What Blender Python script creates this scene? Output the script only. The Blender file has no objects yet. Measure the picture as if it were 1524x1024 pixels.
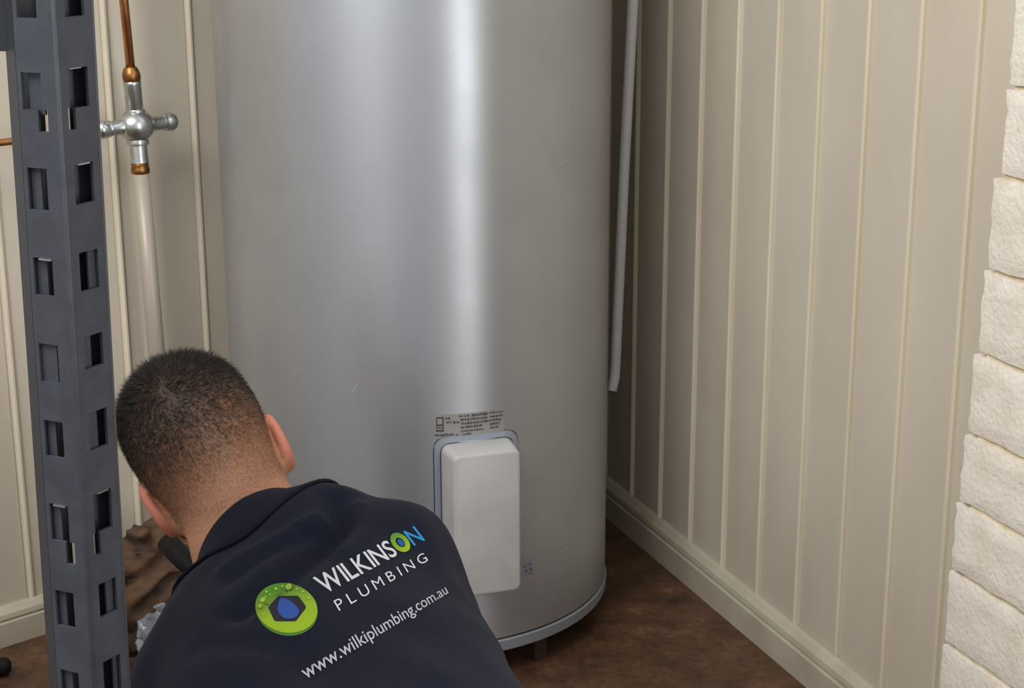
import bpy, bmesh, math, random
import numpy as np
from math import sin, cos, pi, radians, degrees, sqrt, atan2
from mathutils import Vector, Matrix
from mathutils.bvhtree import BVHTree

random.seed(7)
rng = np.random.default_rng(7)
scene = bpy.context.scene
COL = scene.collection

# ------------------------------------------------------------------ camera, world, lights, exposure
CAM_F, CAM_PITCH, CAM_ROLL, CAM_H = 2484.3, radians(15.8606), radians(0.2603), 1.1343
FW = np.array([0, cos(CAM_PITCH), -sin(CAM_PITCH)])
_r = np.array([1.0, 0, 0]); _d = -np.array([0, sin(CAM_PITCH), cos(CAM_PITCH)])
RT = cos(CAM_ROLL) * _r + sin(CAM_ROLL) * _d
DN = -sin(CAM_ROLL) * _r + cos(CAM_ROLL) * _d
EYE = np.array([0, 0, CAM_H])

cam_data = bpy.data.cameras.new('camera')
cam = bpy.data.objects.new('camera', cam_data); COL.objects.link(cam)
cam_data.sensor_fit = 'HORIZONTAL'; cam_data.sensor_width = 36.0
cam_data.lens = 36.0 * CAM_F / 1524.0
cam_data.clip_start = 0.05
m = Matrix.Identity(4)
for i in range(3):
    m[i][0] = RT[i]; m[i][1] = -DN[i]; m[i][2] = -FW[i]; m[i][3] = EYE[i]
cam.matrix_world = m
scene.camera = cam

world = bpy.data.worlds.new('world'); scene.world = world
world.use_nodes = True
bg = world.node_tree.nodes['Background']
bg.inputs[0].default_value = (1.0, 0.985, 0.97, 1); bg.inputs[1].default_value = 0.72


def area_light(name, loc, target, sx, sy, power, color):
    l = bpy.data.lights.new(name, 'AREA'); l.shape = 'RECTANGLE'; l.size = sx; l.size_y = sy
    l.energy = power; l.color = color
    o = bpy.data.objects.new(name, l); COL.objects.link(o)
    o.location = loc
    o.rotation_euler = (Vector(target) - Vector(loc)).to_track_quat('-Z', 'Y').to_euler()
    return o


# daylight through the open doorway in the right wall, just beyond the brick pier
area_light('doorway_daylight', (1.36, -0.02, 1.12), (-0.06, 2.2, 1.12), 0.36, 1.75, 16, (1.0, 0.985, 0.96))
# added fill panel above and left of the camera, brightens the right wall
area_light('fill_light', (-1.05, 0.2, 2.6), (0.3, 1.6, 0.5), 1.5, 1.2, 66, (1.0, 0.985, 0.96))

scene.view_settings.view_transform = 'Standard'
scene.view_settings.look = 'None'
scene.view_settings.exposure = 0.0
scene.view_settings.gamma = 1.0
scene.view_settings.use_curve_mapping = False


# ------------------------------------------------------------------ helpers: survey of the place
def ray(x, y):
    return FW * CAM_F + RT * (x - 762) + DN * (y - 512)

def at(x, y, d):
    return EYE + ray(x, y) * (d / CAM_F)

def on_plane(x, y, n, d):
    r = ray(x, y)
    return EYE + r * ((d - EYE @ n) / (r @ n))

UP = np.array([0, 0, 1.0])
RW_A = radians(-69.075)
RW = np.array([cos(RW_A), sin(RW_A), 0]); RN = np.array([-RW[1], RW[0], 0]); RD = 1.1884     # right wall: along, outward normal, distance
LW_A = radians(42)
LW = np.array([cos(LW_A), sin(LW_A), 0]); LN = np.array([-LW[1], LW[0], 0]); LD = 2.2577      # left wall
CORNER_S, CORNER_T = -2.878, 2.143
TANK = np.array([-0.1427, 2.4747, 0.04]); TANK_R = 0.2894

def right_wall(s, off, z):
    return RW * s + RN * (RD - off) + UP * z

def left_wall(t, off, z):
    return LW * t + LN * (LD - off) + UP * z

def on_right(x, y, off):
    return on_plane(x, y, RN, RD - off)

def on_left(x, y, off):
    return on_plane(x, y, LN, LD - off)


# ------------------------------------------------------------------ helpers: objects
def props(o, label=None, cat=None, group=None, kind=None):
    if label: o['label'] = label
    if cat: o['category'] = cat
    if group: o['group'] = group
    if kind: o['kind'] = kind
    return o

def empty(name, loc, label, cat, group=None):
    o = bpy.data.objects.new(name, None); COL.objects.link(o)
    o.location = loc; o.empty_display_size = 0.05
    return props(o, label, cat, group)

def link(name, me, mats, parent=None, smooth=True):
    o = bpy.data.objects.new(name, me); COL.objects.link(o)
    for mt in (mats if isinstance(mats, (list, tuple)) else [mats]):
        me.materials.append(mt)
    if smooth and len(me.polygons):
        me.polygons.foreach_set('use_smooth', [True] * len(me.polygons))
    if parent is not None:
        o.parent = parent
        pm = Matrix.Translation(parent.location) if parent.parent is None else None
        if parent.parent is None:
            o.matrix_parent_inverse = (Matrix.Translation(parent.location) @ parent.rotation_euler.to_matrix().to_4x4()).inverted()
        else:
            o.matrix_parent_inverse = Matrix.Identity(4) if False else parent_world(parent).inverted()
    return o

def unit(v): return np.asarray(v) / np.linalg.norm(v)

def parent_world(o):
    mw = o.matrix_basis.copy()
    if o.parent is not None:
        mw = parent_world(o.parent) @ o.matrix_parent_inverse @ mw
    return mw

def mesh(name, verts, faces, mats, parent=None, smooth=False, face_mats=None):
    me = bpy.data.meshes.new(name)
    me.from_pydata([tuple(map(float, v)) for v in verts], [], [tuple(f) for f in faces])
    me.update()
    o = link(name, me, mats, parent, smooth)
    if face_mats is not None:
        me.polygons.foreach_set('material_index', face_mats)
    return o

def sharp(o, angle=35):
    o.data.set_sharp_from_angle(angle=radians(angle))
    return o

def bevel(o, w, seg=2):
    b = o.modifiers.new('bevel', 'BEVEL'); b.width = w; b.segments = seg; b.limit_method = 'ANGLE'
    return o

class MB:
    def __init__(self): self.v, self.f, self.m = [], [], []
    def add(self, vs, fs, mi=0):
        k = len(self.v); self.v += [np.array(q, float) for q in vs]
        self.f += [tuple(i + k for i in f) for f in fs]; self.m += [mi] * len(fs)
    def box(self, o, ax, ay, az, mi=0):
        """box with corner o and edge vectors ax, ay, az (right-handed)"""
        o, ax, ay, az = map(np.array, (o, ax, ay, az))
        vs = [o, o + ax, o + ax + ay, o + ay, o + az, o + ax + az, o + ax + ay + az, o + ay + az]
        self.add(vs, [(0, 3, 2, 1), (4, 5, 6, 7), (0, 1, 5, 4), (1, 2, 6, 5), (2, 3, 7, 6), (3, 0, 4, 7)], mi)
    def tube(self, pts, rs, n=16, caps=True, mi=0):
        pts = [np.array(p, float) for p in pts]
        if np.isscalar(rs): rs = [rs] * len(pts)
        rings = []
        ref = None
        for i, p in enumerate(pts):
            a = pts[max(i - 1, 0)]; b = pts[min(i + 1, len(pts) - 1)]
            t = b - a; t = t / np.linalg.norm(t)
            if ref is None:
                ref = np.array([0, 0, 1.0]) if abs(t[2]) < .8 else np.array([1.0, 0, 0])
            x = ref - t * (ref @ t); x /= np.linalg.norm(x); y = np.cross(t, x); ref = x
            rings.append([p + rs[i] * (cos(2 * pi * k / n) * x + sin(2 * pi * k / n) * y) for k in range(n)])
        vs = [q for r in rings for q in r]; fs = []
        for i in range(len(pts) - 1):
            for k in range(n):
                fs.append((i * n + k, i * n + (k + 1) % n, (i + 1) * n + (k + 1) % n, (i + 1) * n + k))
        if caps:
            fs.append(tuple(range(n))[::-1]); fs.append(tuple((len(pts) - 1) * n + k for k in range(n)))
        self.add(vs, fs, mi)
    def spin(self, base, axis, prof, n=24, mi=0):
        """lathe: prof = [(distance along axis, radius)]"""
        base = np.array(base, float); axis = np.array(axis, float); axis = axis / np.linalg.norm(axis)
        ref = np.array([0, 0, 1.0]) if abs(axis[2]) < .8 else np.array([1.0, 0, 0])
        x = ref - axis * (ref @ axis); x /= np.linalg.norm(x); y = np.cross(axis, x)
        vs = [base + axis * h + r * (cos(2 * pi * k / n) * x + sin(2 * pi * k / n) * y) for h, r in prof for k in range(n)]
        fs = []
        for i in range(len(prof) - 1):
            for k in range(n):
                fs.append((i * n + k, i * n + (k + 1) % n, (i + 1) * n + (k + 1) % n, (i + 1) * n + k))
        fs.append(tuple(range(n))[::-1]); fs.append(tuple((len(prof) - 1) * n + k for k in range(n)))
        self.add(vs, fs, mi)
    def build(self, name, mats, parent=None, smooth=False):
        return mesh(name, self.v, self.f, mats, parent, smooth, self.m)


# ------------------------------------------------------------------ helpers: materials
def material(name, color, rough=.5, metal=0.0, color2=None, nscale=20, ndetail=4, nstretch=(1, 1, 1), bump=0, bscale=200,
             bstretch=(1, 1, 1), spec=.5, contrast=(.35, .65), aniso=0, sheen=0, transmission=0, alpha=1, rough2=None, sss=0):
    mt = bpy.data.materials.new(name); mt.use_nodes = True
    nt = mt.node_tree; n = nt.nodes; L = nt.links
    b = n['Principled BSDF']
    b.inputs['Base Color'].default_value = (*color, 1)
    b.inputs['Roughness'].default_value = rough; b.inputs['Metallic'].default_value = metal
    b.inputs['Specular IOR Level'].default_value = spec
    b.inputs['Anisotropic'].default_value = aniso
    b.inputs['Sheen Weight'].default_value = sheen
    b.inputs['Transmission Weight'].default_value = transmission
    b.inputs['Alpha'].default_value = alpha
    b.inputs['Subsurface Weight'].default_value = sss
    if sss: b.inputs['Subsurface Radius'].default_value = (.02, .008, .004); b.inputs['Subsurface Scale'].default_value = .2
    tc = n.new('ShaderNodeTexCoord')
    if color2 is not None:
        mp = n.new('ShaderNodeMapping'); mp.inputs['Scale'].default_value = nstretch
        L.new(tc.outputs['Object'], mp.inputs[0])
        nz = n.new('ShaderNodeTexNoise'); nz.inputs['Scale'].default_value = nscale; nz.inputs['Detail'].default_value = ndetail
        L.new(mp.outputs[0], nz.inputs['Vector'])
        rp = n.new('ShaderNodeMapRange'); rp.inputs[1].default_value = contrast[0]; rp.inputs[2].default_value = contrast[1]
        L.new(nz.outputs['Fac'], rp.inputs[0])
        mx = n.new('ShaderNodeMix'); mx.data_type = 'RGBA'
        mx.inputs['A'].default_value = (*color, 1); mx.inputs['B'].default_value = (*color2, 1)
        L.new(rp.outputs[0], mx.inputs['Factor']); L.new(mx.outputs['Result'], b.inputs['Base Color'])
        if rough2 is not None:
            r2 = n.new('ShaderNodeMapRange'); r2.inputs[3].default_value = rough; r2.inputs[4].default_value = rough2
            L.new(rp.outputs[0], r2.inputs[0]); L.new(r2.outputs[0], b.inputs['Roughness'])
    if bump:
        mp = n.new('ShaderNodeMapping'); mp.inputs['Scale'].default_value = bstretch
        L.new(tc.outputs['Object'], mp.inputs[0])
        nz = n.new('ShaderNodeTexNoise'); nz.inputs['Scale'].default_value = bscale; nz.inputs['Detail'].default_value = 3
        L.new(mp.outputs[0], nz.inputs['Vector'])
        bp = n.new('ShaderNodeBump'); bp.inputs['Strength'].default_value = bump; bp.inputs['Distance'].default_value = .002
        L.new(nz.outputs['Fac'], bp.inputs['Height']); L.new(bp.outputs[0], b.inputs['Normal'])
    return mt

def lin(r, g, b):
    f = lambda c: (c / 255 / 12.92) if c / 255 <= .04045 else ((c / 255 + .055) / 1.055) ** 2.4
    return (f(r), f(g), f(b))

M = {}
M['paint'] = material('beige_wall_paint', lin(205, 196, 179), .55, color2=lin(193, 183, 166), nscale=5, ndetail=6, nstretch=(1, 1, .4), bump=.12, bscale=160)
M['bead'] = material('bead_paint', lin(215, 205, 185), .5, color2=lin(206, 195, 173), nscale=9, nstretch=(1, 1, .3))
M['skirting'] = material('skirting_paint', lin(192, 184, 166), .45, color2=lin(178, 168, 150), nscale=12, bump=.1, bscale=90)
M['brick'] = material('white_painted_brick', lin(226, 220, 209), .7, color2=lin(216, 207, 193), nscale=30, ndetail=8, bump=.7, bscale=170)
M['mortar'] = material('painted_mortar', lin(216, 203, 180), .8, color2=lin(200, 184, 156), nscale=60, bump=.6, bscale=200)
M['tank'] = material('brushed_silver_metal', (.50, .53, .575), .38, 0.86, color2=(.46, .49, .53), nscale=9, ndetail=6, bump=.03, bscale=60, bstretch=(1, 1, 6), rough2=.42)
M['tank_rim'] = material('blue_grey_rim', lin(150, 157, 168), .5, .35)
M['gasket'] = material('blue_grey_gasket', lin(140, 148, 162), .5, .2)
M['seal'] = material('dark_seal', (.03, .035, .045), .6)
M['cover'] = material('pale_grey_painted_cover', lin(184, 184, 184), .42, .0, color2=lin(174, 174, 174), nscale=14, ndetail=6, bump=.05, bscale=300)
M['scratch'] = material('scratched_bright', lin(215, 210, 200), .5)
M['ink'] = material('faded_black_print', (.06, .06, .06), .6)
M['sticker'] = material('sticker_foil', lin(150, 150, 149), .5, .3)
M['bluesticker'] = material('blue_print', lin(70, 90, 140), .5)
M['rack'] = material('charcoal_powder_coat', lin(66, 70, 78), .45, .15, color2=lin(58, 62, 70), nscale=60, bump=.1, bscale=700)
M['rack_dark'] = material('dark_rack_steel', lin(46, 49, 55), .5, .2)
M['bright'] = material('bright_steel_edge', (.5, .52, .55), .35, .9)
M['copper'] = material('copper_tube', (.62, .30, .13), .28, 1, color2=(.45, .2, .09), nscale=40)
M['brass'] = material('tarnished_brass', (.42, .20, .06), .38, 1, color2=(.2, .1, .04), nscale=70)
M['chrome'] = material('worn_chrome', (.62, .64, .64), .24, 1, color2=(.45, .47, .47), nscale=50, rough2=.34)
M['lagging'] = material('grey_beige_pipe', lin(165, 154, 140), .4, .1)
M['pvc'] = material('white_pvc', lin(236, 238, 244), .35)
M['black'] = material('black_rubber', (.008, .008, .009), .55, spec=.2)
M['floor'] = material('floor_tmp', (.1, .06, .04), .4)
M['timber'] = material('dark_timber', lin(62, 42, 30), .6, color2=lin(40, 27, 20), nscale=30, nstretch=(1, 1, .2))
M['navy'] = material('navy_cotton', lin(19, 24, 44), .85, color2=lin(16, 20, 38), nscale=120, bump=.25, bscale=1400, sheen=.04, spec=.2)
M['navy_dark'] = material('navy_cotton_dark', lin(17, 21, 38), .85, bump=.2, bscale=1400, sheen=.03, spec=.2)
M['trousers'] = material('black_work_trousers', lin(30, 31, 36), .85, bump=.2, bscale=1000)
M['boot'] = material('brown_leather_boot', lin(72, 52, 36), .6, color2=lin(50, 36, 26), nscale=30)
M['white_print'] = material('white_print', lin(226, 230, 240), .7)
M['grey_print'] = material('pale_grey_print', lin(190, 194, 206), .7)
M['cyan_print'] = material('cyan_print', lin(30, 140, 205), .7)
M['blue_print'] = material('deep_blue_print', lin(28, 82, 170), .6)
M['navy_print'] = material('navy_print', lin(30, 29, 48), .8)
M['green_dark'] = material('dark_green_print', lin(74, 130, 40), .7)
M['green_bubble'] = material('lime_print', lin(176, 212, 66), .7)
M['sack'] = material('brown_paper', lin(104, 74, 50), .75, color2=lin(48, 32, 22), nscale=26, ndetail=8, bump=.9, bscale=70)
M['film'] = material('clear_plastic_film', (.72, .8, .9), .12, 0, transmission=.85)
M['eye_white'] = material('eye_white', (.8, .78, .75), .2)
M['iris'] = material('dark_brown_iris', (.04, .02, .01), .2)
M['hair'] = material('dark_brown_hair', lin(44, 36, 31), .5, color2=lin(84, 67, 54), nscale=90, spec=.3)

def floor_material():
    mt = M['floor']; nt = mt.node_tree; n = nt.nodes; L = nt.links; b = n['Principled BSDF']
    tc = n.new('ShaderNodeTexCoord')
    def noise(s, d, rough=.6):
        z = n.new('ShaderNodeTexNoise'); z.inputs['Scale'].default_value = s; z.inputs['Detail'].default_value = d
        z.inputs['Roughness'].default_value = rough
        L.new(tc.outputs['Object'], z.inputs['Vector']); return z.outputs['Fac']
    def ramp(src, stops):
        r = n.new('ShaderNodeValToRGB'); L.new(src, r.inputs[0])
        while len(r.color_ramp.elements) < len(stops): r.color_ramp.elements.new(.5)
        for e, (p, c) in zip(r.color_ramp.elements, stops): e.position = p; e.color = (*c, 1)
        return r.outputs[0]
    base = ramp(noise(13, 8, .68), [(.3, lin(50, 36, 27)), (.46, lin(84, 60, 44)), (.6, lin(104, 74, 53)), (.76, lin(146, 108, 78))])
    grain = ramp(noise(75, 5, .7), [(.3, (.55, .5, .48)), (.55, (1, 1, 1)), (.8, (1.25, 1.2, 1.12))])
    mx = n.new('ShaderNodeMix'); mx.data_type = 'RGBA'; mx.blend_type = 'MULTIPLY'; mx.inputs['Factor'].default_value = .8
    L.new(base, mx.inputs['A']); L.new(grain, mx.inputs['B']); L.new(mx.outputs['Result'], b.inputs['Base Color'])
    bp = n.new('ShaderNodeBump'); bp.inputs['Strength'].default_value = .15; bp.inputs['Distance'].default_value = .002
    L.new(noise(120, 3), bp.inputs['Height']); L.new(bp.outputs[0], b.inputs['Normal'])
    b.inputs['Roughness'].default_value = .48
floor_material()

def brushed(mt, amount, turn):
    nt = mt.node_tree; n = nt.nodes; b = n['Principled BSDF']
    t = n.new('ShaderNodeTangent'); t.direction_type = 'RADIAL'; t.axis = 'Z'
    b.inputs['Anisotropic'].default_value = amount; b.inputs['Anisotropic Rotation'].default_value = turn
    nt.links.new(t.outputs[0], b.inputs['Tangent'])
brushed(M['tank'], .6, .25)

def attribute_mix(mt, attr, c_a, c_b, noise_amt=0, nscale=150):
    """base colour = mix(c_a, c_b, point attribute)"""
    nt = mt.node_tree; n = nt.nodes; L = nt.links; b = n['Principled BSDF']
    at_ = n.new('ShaderNodeAttribute'); at_.attribute_name = attr
    mx = n.new('ShaderNodeMix'); mx.data_type = 'RGBA'
    mx.inputs['A'].default_value = (*c_a, 1); mx.inputs['B'].default_value = (*c_b, 1)
    fac = at_.outputs['Fac']
    if noise_amt:
        tc = n.new('ShaderNodeTexCoord'); z = n.new('ShaderNodeTexNoise'); z.inputs['Scale'].default_value = nscale
        z.inputs['Detail'].default_value = 5
        L.new(tc.outputs['Object'], z.inputs['Vector'])
        mr = n.new('ShaderNodeMapRange'); mr.inputs[1].default_value = .3; mr.inputs[2].default_value = .7
        mr.inputs[3].default_value = 1 - noise_amt; mr.inputs[4].default_value = 1 + noise_amt
        L.new(z.outputs['Fac'], mr.inputs[0])
        mu = n.new('ShaderNodeMath'); mu.operation = 'MULTIPLY'; mu.use_clamp = True
        L.new(fac, mu.inputs[0]); L.new(mr.outputs[0], mu.inputs[1]); fac = mu.outputs[0]
    L.new(fac, mx.inputs['Factor']); L.new(mx.outputs['Result'], b.inputs['Base Color'])
    return mx

M['skin'] = material('tanned_skin', lin(186, 132, 102), .55, sss=.12, bump=.12, bscale=500)
SKIN_MIX = attribute_mix(M['skin'], 'hairmask', lin(192, 138, 106), lin(46, 37, 31), .25, 260)
attribute_mix(M['hair'], 'light', lin(30, 25, 22), lin(104, 82, 64))
def tint(mt, attr, color):
    nt = mt.node_tree; n = nt.nodes; L = nt.links; b = n['Principled BSDF']
    src = b.inputs['Base Color'].links[0].from_socket
    a = n.new('ShaderNodeAttribute'); a.attribute_name = attr
    mx = n.new('ShaderNodeMix'); mx.data_type = 'RGBA'; mx.inputs['B'].default_value = (*color, 1)
    L.new(src, mx.inputs['A']); L.new(a.outputs['Fac'], mx.inputs['Factor']); L.new(mx.outputs['Result'], b.inputs['Base Color'])
tint(M['skin'], 'earmask', lin(212, 128, 112))
M['logo_green'] = material('green_gradient_print', (.3, .5, .02), .7)
attribute_mix(M['logo_green'], 'shade', lin(88, 146, 42), lin(156, 192, 26))

# ------------------------------------------------------------------ structure: floor and the two boarded walls
fl = MB(); fl.box((-4, -3.2, -.05), (9, 0, 0), (0, 7, 0), (0, 0, .05))
props(fl.build('floor', M['floor']), kind='structure')

def boarded_wall(name, P, outward_sign, edges, zmax, hmax):
    """P(s, off, z) gives a point; edges are the joints between the boards"""
    core = MB()
    s0, s1 = edges[0], edges[-1]
    a, b = P(s0, -.05, -.02), P(s1, -.05, -.02)
    core.box(P(s0, -.002, -.02) if outward_sign > 0 else P(s0, -.05, -.02), P(s1, 0, 0) - P(s0, 0, 0),
             (P(s0, -.048, 0) - P(s0, 0, 0)) * (1 if outward_sign > 0 else -1), UP * (zmax + .02))
    w = props(core.build(name, M['paint']), kind='structure')
    for k in range(len(edges) - 1):
        a, b = edges[k], edges[k + 1]
        jig = random.uniform(-.0006, .0006)
        # profile over the board: groove, half-round bead, groove, flat face
        prof = [(a, -.004, 1), (a + .0012, -.001, 1), (a + .0025, .003, 1), (a + .0045, .0048, 1), (a + .0075, .0048, 1), (a + .0095, .003, 1),
                (a + .0105, -.0035, 1), (a + .0125, -.0035, 0), (a + .015, .0 + jig, 0), (b - .002, .0 + jig, 0), (b, -.004, 0)]
        mb = MB(); vs = []
        for z in (-.001, zmax):
            for s, o, _ in prof: vs.append(P(s, o, z))
        n = len(prof)
        # back edge closes the board
        for z in (-.001, zmax):
            vs.append(P(a, -.006, z)); vs.append(P(b, -.006, z))
        fs, ms = [], []
        for i in range(n - 1):
            fs.append((i, i + 1, n + i + 1, n + i)); ms.append(prof[i][2])
        fs.append((2 * n + 1, 2 * n, 2 * n + 2, 2 * n + 3)); ms.append(0)
        if outward_sign < 0: pass
        o = mesh('board', vs, fs, [M['paint'], M['bead']], w, False, ms)
        bm = bmesh.new(); bm.from_mesh(o.data); bmesh.ops.recalc_face_normals(bm, faces=bm.faces); bm.to_mesh(o.data); bm.free()
    return w

right_edges = [CORNER_S] + [-2.408 + .1136 * k for k in range(-3, 12)] + [-1.03]
boarded_wall('wall_right', right_wall, 1, right_edges, 2.4, .062)
left_edges = [.30, .42, .534, .648, .762, .876, .93, 1.0285, 1.124, 1.2205, 1.364, 1.48, 1.594, 1.708, 1.822, 1.936, 2.05, CORNER_T]
boarded_wall('wall_left', left_wall, 1, left_edges, 2.4, .06)

def skirting(name, P, s0, s1, h):
    prof = [(.0005, 0), (.018, 0), (.018, h * .62), (.0165, h * .645), (.0135, h * .66), (.0135, h * .70), (.0165, h * .72),
            (.015, h * .84), (.010, h * .93), (.008, h * .97), (.004, h), (.0005, h)]
    n = len(prof); vs = [P(s, o, z) for s in (s0, s1) for o, z in prof]
    fs = [(i, (i + 1) % n, n + (i + 1) % n, n + i) for i in range(n)] + [tuple(range(n))[::-1], tuple(range(n, 2 * n))]
    o = mesh(name, vs, fs, M['skirting'])
    bm = bmesh.new(); bm.from_mesh(o.data); bmesh.ops.recalc_face_normals(bm, faces=bm.faces); bm.to_mesh(o.data); bm.free()
    return props(o, kind='structure')

skirting('baseboard_right', right_wall, CORNER_S + .02, -1.03, .068)
skirting('baseboard_left', left_wall, .30, CORNER_T - .02, .060)

# ------------------------------------------------------------------ white painted brick pier in front of the right wall
PIER_OFF = .2
joints = [.015, .1, .185, .27, .355, .439, .515, .591, .676, .761, .853, .938, 1.022, 1.106, 1.19, 1.274, 1.358]
edge_s = [-1.335, -1.334, -1.332, -1.330, -1.328, -1.326, -1.323, -1.317, -1.313, -1.306, -1.299, -1.292, -1.288, -1.284, -1.28, -1.277, -1.274]
PIER_END = -1.03
core = MB()
vs = []
for z, s in ((0, -1.327), (.85, -1.290), (1.5, -1.262)):
    vs += [right_wall(s, PIER_OFF - .0045, z), right_wall(PIER_END + .0, PIER_OFF - .0045, z), right_wall(PIER_END, .002, z), right_wall(s, .002, z)]
fs = [(0, 1, 2, 3), (8, 11, 10, 9)]
for k in (0, 4):
    fs += [(k + i, k + 4 + i, k + 4 + (i + 1) % 4, k + (i + 1) % 4) for i in range(4)]
core.add(vs, fs)
pier = props(core.build('wall_brick_pier', M['mortar']), kind='structure')

def hash_noise(p, f, seed):
    q = np.array(p) * f + seed
    return (sin(q[0] * 1.7 + sin(q[1] * 2.3 + seed)) + sin(q[1] * 1.9 + sin(q[2] * 2.9)) + sin(q[2] * 2.1 + sin(q[0] * 2.7 + seed))) / 3

def brick(s0, s1, z0, z1, seed):
    """one brick: gridded front, worn rounded arrises, deep end faces"""
    nx, nz = 14, 8
    vs, fs = [], []
    for j in range(nz + 1):
        for i in range(nx + 1):
            u, v = i / nx, j / nz
            s = s0 + (s1 - s0) * u; z = z0 + (z1 - z0) * v
            edge = min(u * (s1 - s0), (1 - u) * (s1 - s0), v * (z1 - z0), (1 - v) * (z1 - z0))
            off = PIER_OFF - max(0, .0035 - edge) * .5
            nn = hash_noise((s, z, seed), 70, seed)
            off += .0008 * nn + .0006 * hash_noise((s, z, seed), 160, seed + 3) + random.uniform(-.0006, .0006)
            if i in (0, nx): s += .0018 * hash_noise((z, seed, s), 110, seed) + random.uniform(-.0012, .0012)
            if j in (0, nz): z += .0009 * hash_noise((s, seed, z), 60, seed + j) + random.uniform(-.0008, .0008)
            vs.append(right_wall(s, off, z))
    W = nx + 1
    for j in range(nz):
        for i in range(nx): fs.append((j * W + i, j * W + i + 1, (j + 1) * W + i + 1, (j + 1) * W + i))
    ring = [i for i in range(W)] + [j * W + nx for j in range(1, nz + 1)] + [nz * W + i for i in range(nx - 1, -1, -1)] + [j * W for j in range(nz - 1, 0, -1)]
    k = len(vs)
    for r in ring: vs.append(vs[r] + RN * .19)
    n = len(ring)
    for a in range(n): fs.append((ring[(a + 1) % n], ring[a], k + a, k + (a + 1) % n))
    fs.append(tuple(range(k, k + n)))
    o = mesh('brick', vs, fs, M['brick'], pier, True)
    bm = bmesh.new(); bm.from_mesh(o.data); bmesh.ops.recalc_face_normals(bm, faces=bm.faces); bm.to_mesh(o.data); bm.free()
    return sharp(o, 45)

for k in range(len(joints) - 1):
    g = .0027
    e = (edge_s[k] + edge_s[k + 1]) / 2 + random.uniform(-.002, .002) + .001
    mid = PIER_END - .112 if k % 2 else None
    if mid is None:
        brick(e, PIER_END, joints[k] + g, joints[k + 1] - g, k * 1.37 + 1)
    else:
        brick(e, mid - .005, joints[k] + g, joints[k + 1] - g, k * 1.37 + 1)
        brick(mid + .005, PIER_END, joints[k] + g, joints[k + 1] - g, k * 1.37 + 9)

# ------------------------------------------------------------------ water heater
heater = empty('water_heater', tuple(TANK * [1, 1, 0]), 'tall silver metal hot water cylinder with grey element cover in the corner', 'water heater')
tx, ty = TANK[0], TANK[1]
mb = MB()
R = TANK_R
mb.spin((tx, ty, 0), UP, [(.062, R - .004), (.0625, R), (.5, R), (1.0, R), (1.5, R), (1.66, R), (1.69, R - .012), (1.705, R - .05), (1.71, .02)], 160)
body = sharp(mb.build('cylinder_body', M['tank'], heater, True), 30)
mb = MB()
mb.spin((tx, ty, 0), UP, [(.040, R - .012), (.040, R - .002), (.042, R + .0015), (.0575, R + .0022), (.0595, R + .0005), (.0597, R - .006), (.0625, R - .006)], 160)
sharp(mb.build('base_rim', M['tank_rim'], heater, True), 30)
mb = MB()
mb.spin((tx, ty, 0), UP, [(.0592, R - .003), (.0592, R - .0009), (.0627, R - .0009), (.0627, R - .003)], 120)
mb.build('rim_seam', M['seal'], heater, True)
for a in (-48, 30, 90, 150, 210, 260):
    mb = MB()
    c = np.array([tx + (R - .035) * cos(radians(a)), ty + (R - .035) * sin(radians(a)), 0])
    d = np.array([cos(radians(a)), sin(radians(a)), 0]); e = np.array([-d[1], d[0], 0])
    mb.box(c - d * .03 - e * .012, d * .05, e * .024, UP * .041)
    mb.build('support_block', M['timber'], heater)

def on_tank(ang, z, out=0.0):
    return np.array([tx + (R + out) * cos(ang), ty + (R + out) * sin(ang), z])

# element cover: a pressed metal box on a curved gasket
CA = radians(-71.0)
cn = np.array([cos(CA), sin(CA), 0]); ct = np.array([-sin(CA), cos(CA), 0])
def cover_plane(x, y, out):
    return on_plane(x, y, cn, np.array([tx, ty, 0]) @ cn + R + out)
P_OUT = .044
c_tl, c_tr, c_bl, c_br = [cover_plane(*q, P_OUT) for q in ((672, 686), (774, 663), (680, 893), (776, 878))]
cen0 = np.array([tx, ty, 0])
cl = ((c_tl + c_bl) / 2 - cen0) @ ct; cr = ((c_tr + c_br) / 2 - cen0) @ ct
cz0 = (c_bl[2] + c_br[2]) / 2; cz1 = (c_tl[2] + c_tr[2]) / 2
def rrect(x0, x1, z0, z1, r, n=6):
    pts = []
    for cx_, cz_, a0 in ((x1 - r, z1 - r, 0), (x0 + r, z1 - r, 90), (x0 + r, z0 + r, 180), (x1 - r, z0 + r, 270)):
        for i in range(n + 1):
            a = radians(a0 + 90 * i / n); pts.append((cx_ + r * cos(a), cz_ + r * sin(a)))
    return pts
def cover_point(x, z, out):
    return cen0 + cn * (R + out) + ct * x + UP * z
def surf_out(x):   # height of the cylinder's surface above the tangent plane at x
    return sqrt(R * R - x * x) - R
loops = []
for g, o, r in ((.0035, None, .012), (.0030, .010, .012), (.0, P_OUT - .003, .010), (-.0012, P_OUT - .0008, .009), (-.004, P_OUT, .008)):
    pts = rrect(cl - g, cr + g, cz0 - g, cz1 + g, r)
    loops.append([cover_point(x, z, surf_out(x) - .002 if o is None else o) for x, z in pts])
n = len(loops[0]); vs = [p for l in loops for p in l]
fs = [(i * n + k, i * n + (k + 1) % n, (i + 1) * n + (k + 1) % n, (i + 1) * n + k) for i in range(len(loops) - 1) for k in range(n)]
fs.append(tuple((len(loops) - 1) * n + k for k in range(n)))
cover = sharp(mesh('element_cover', vs, fs, M['cover'], heater, True), 50)
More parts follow.
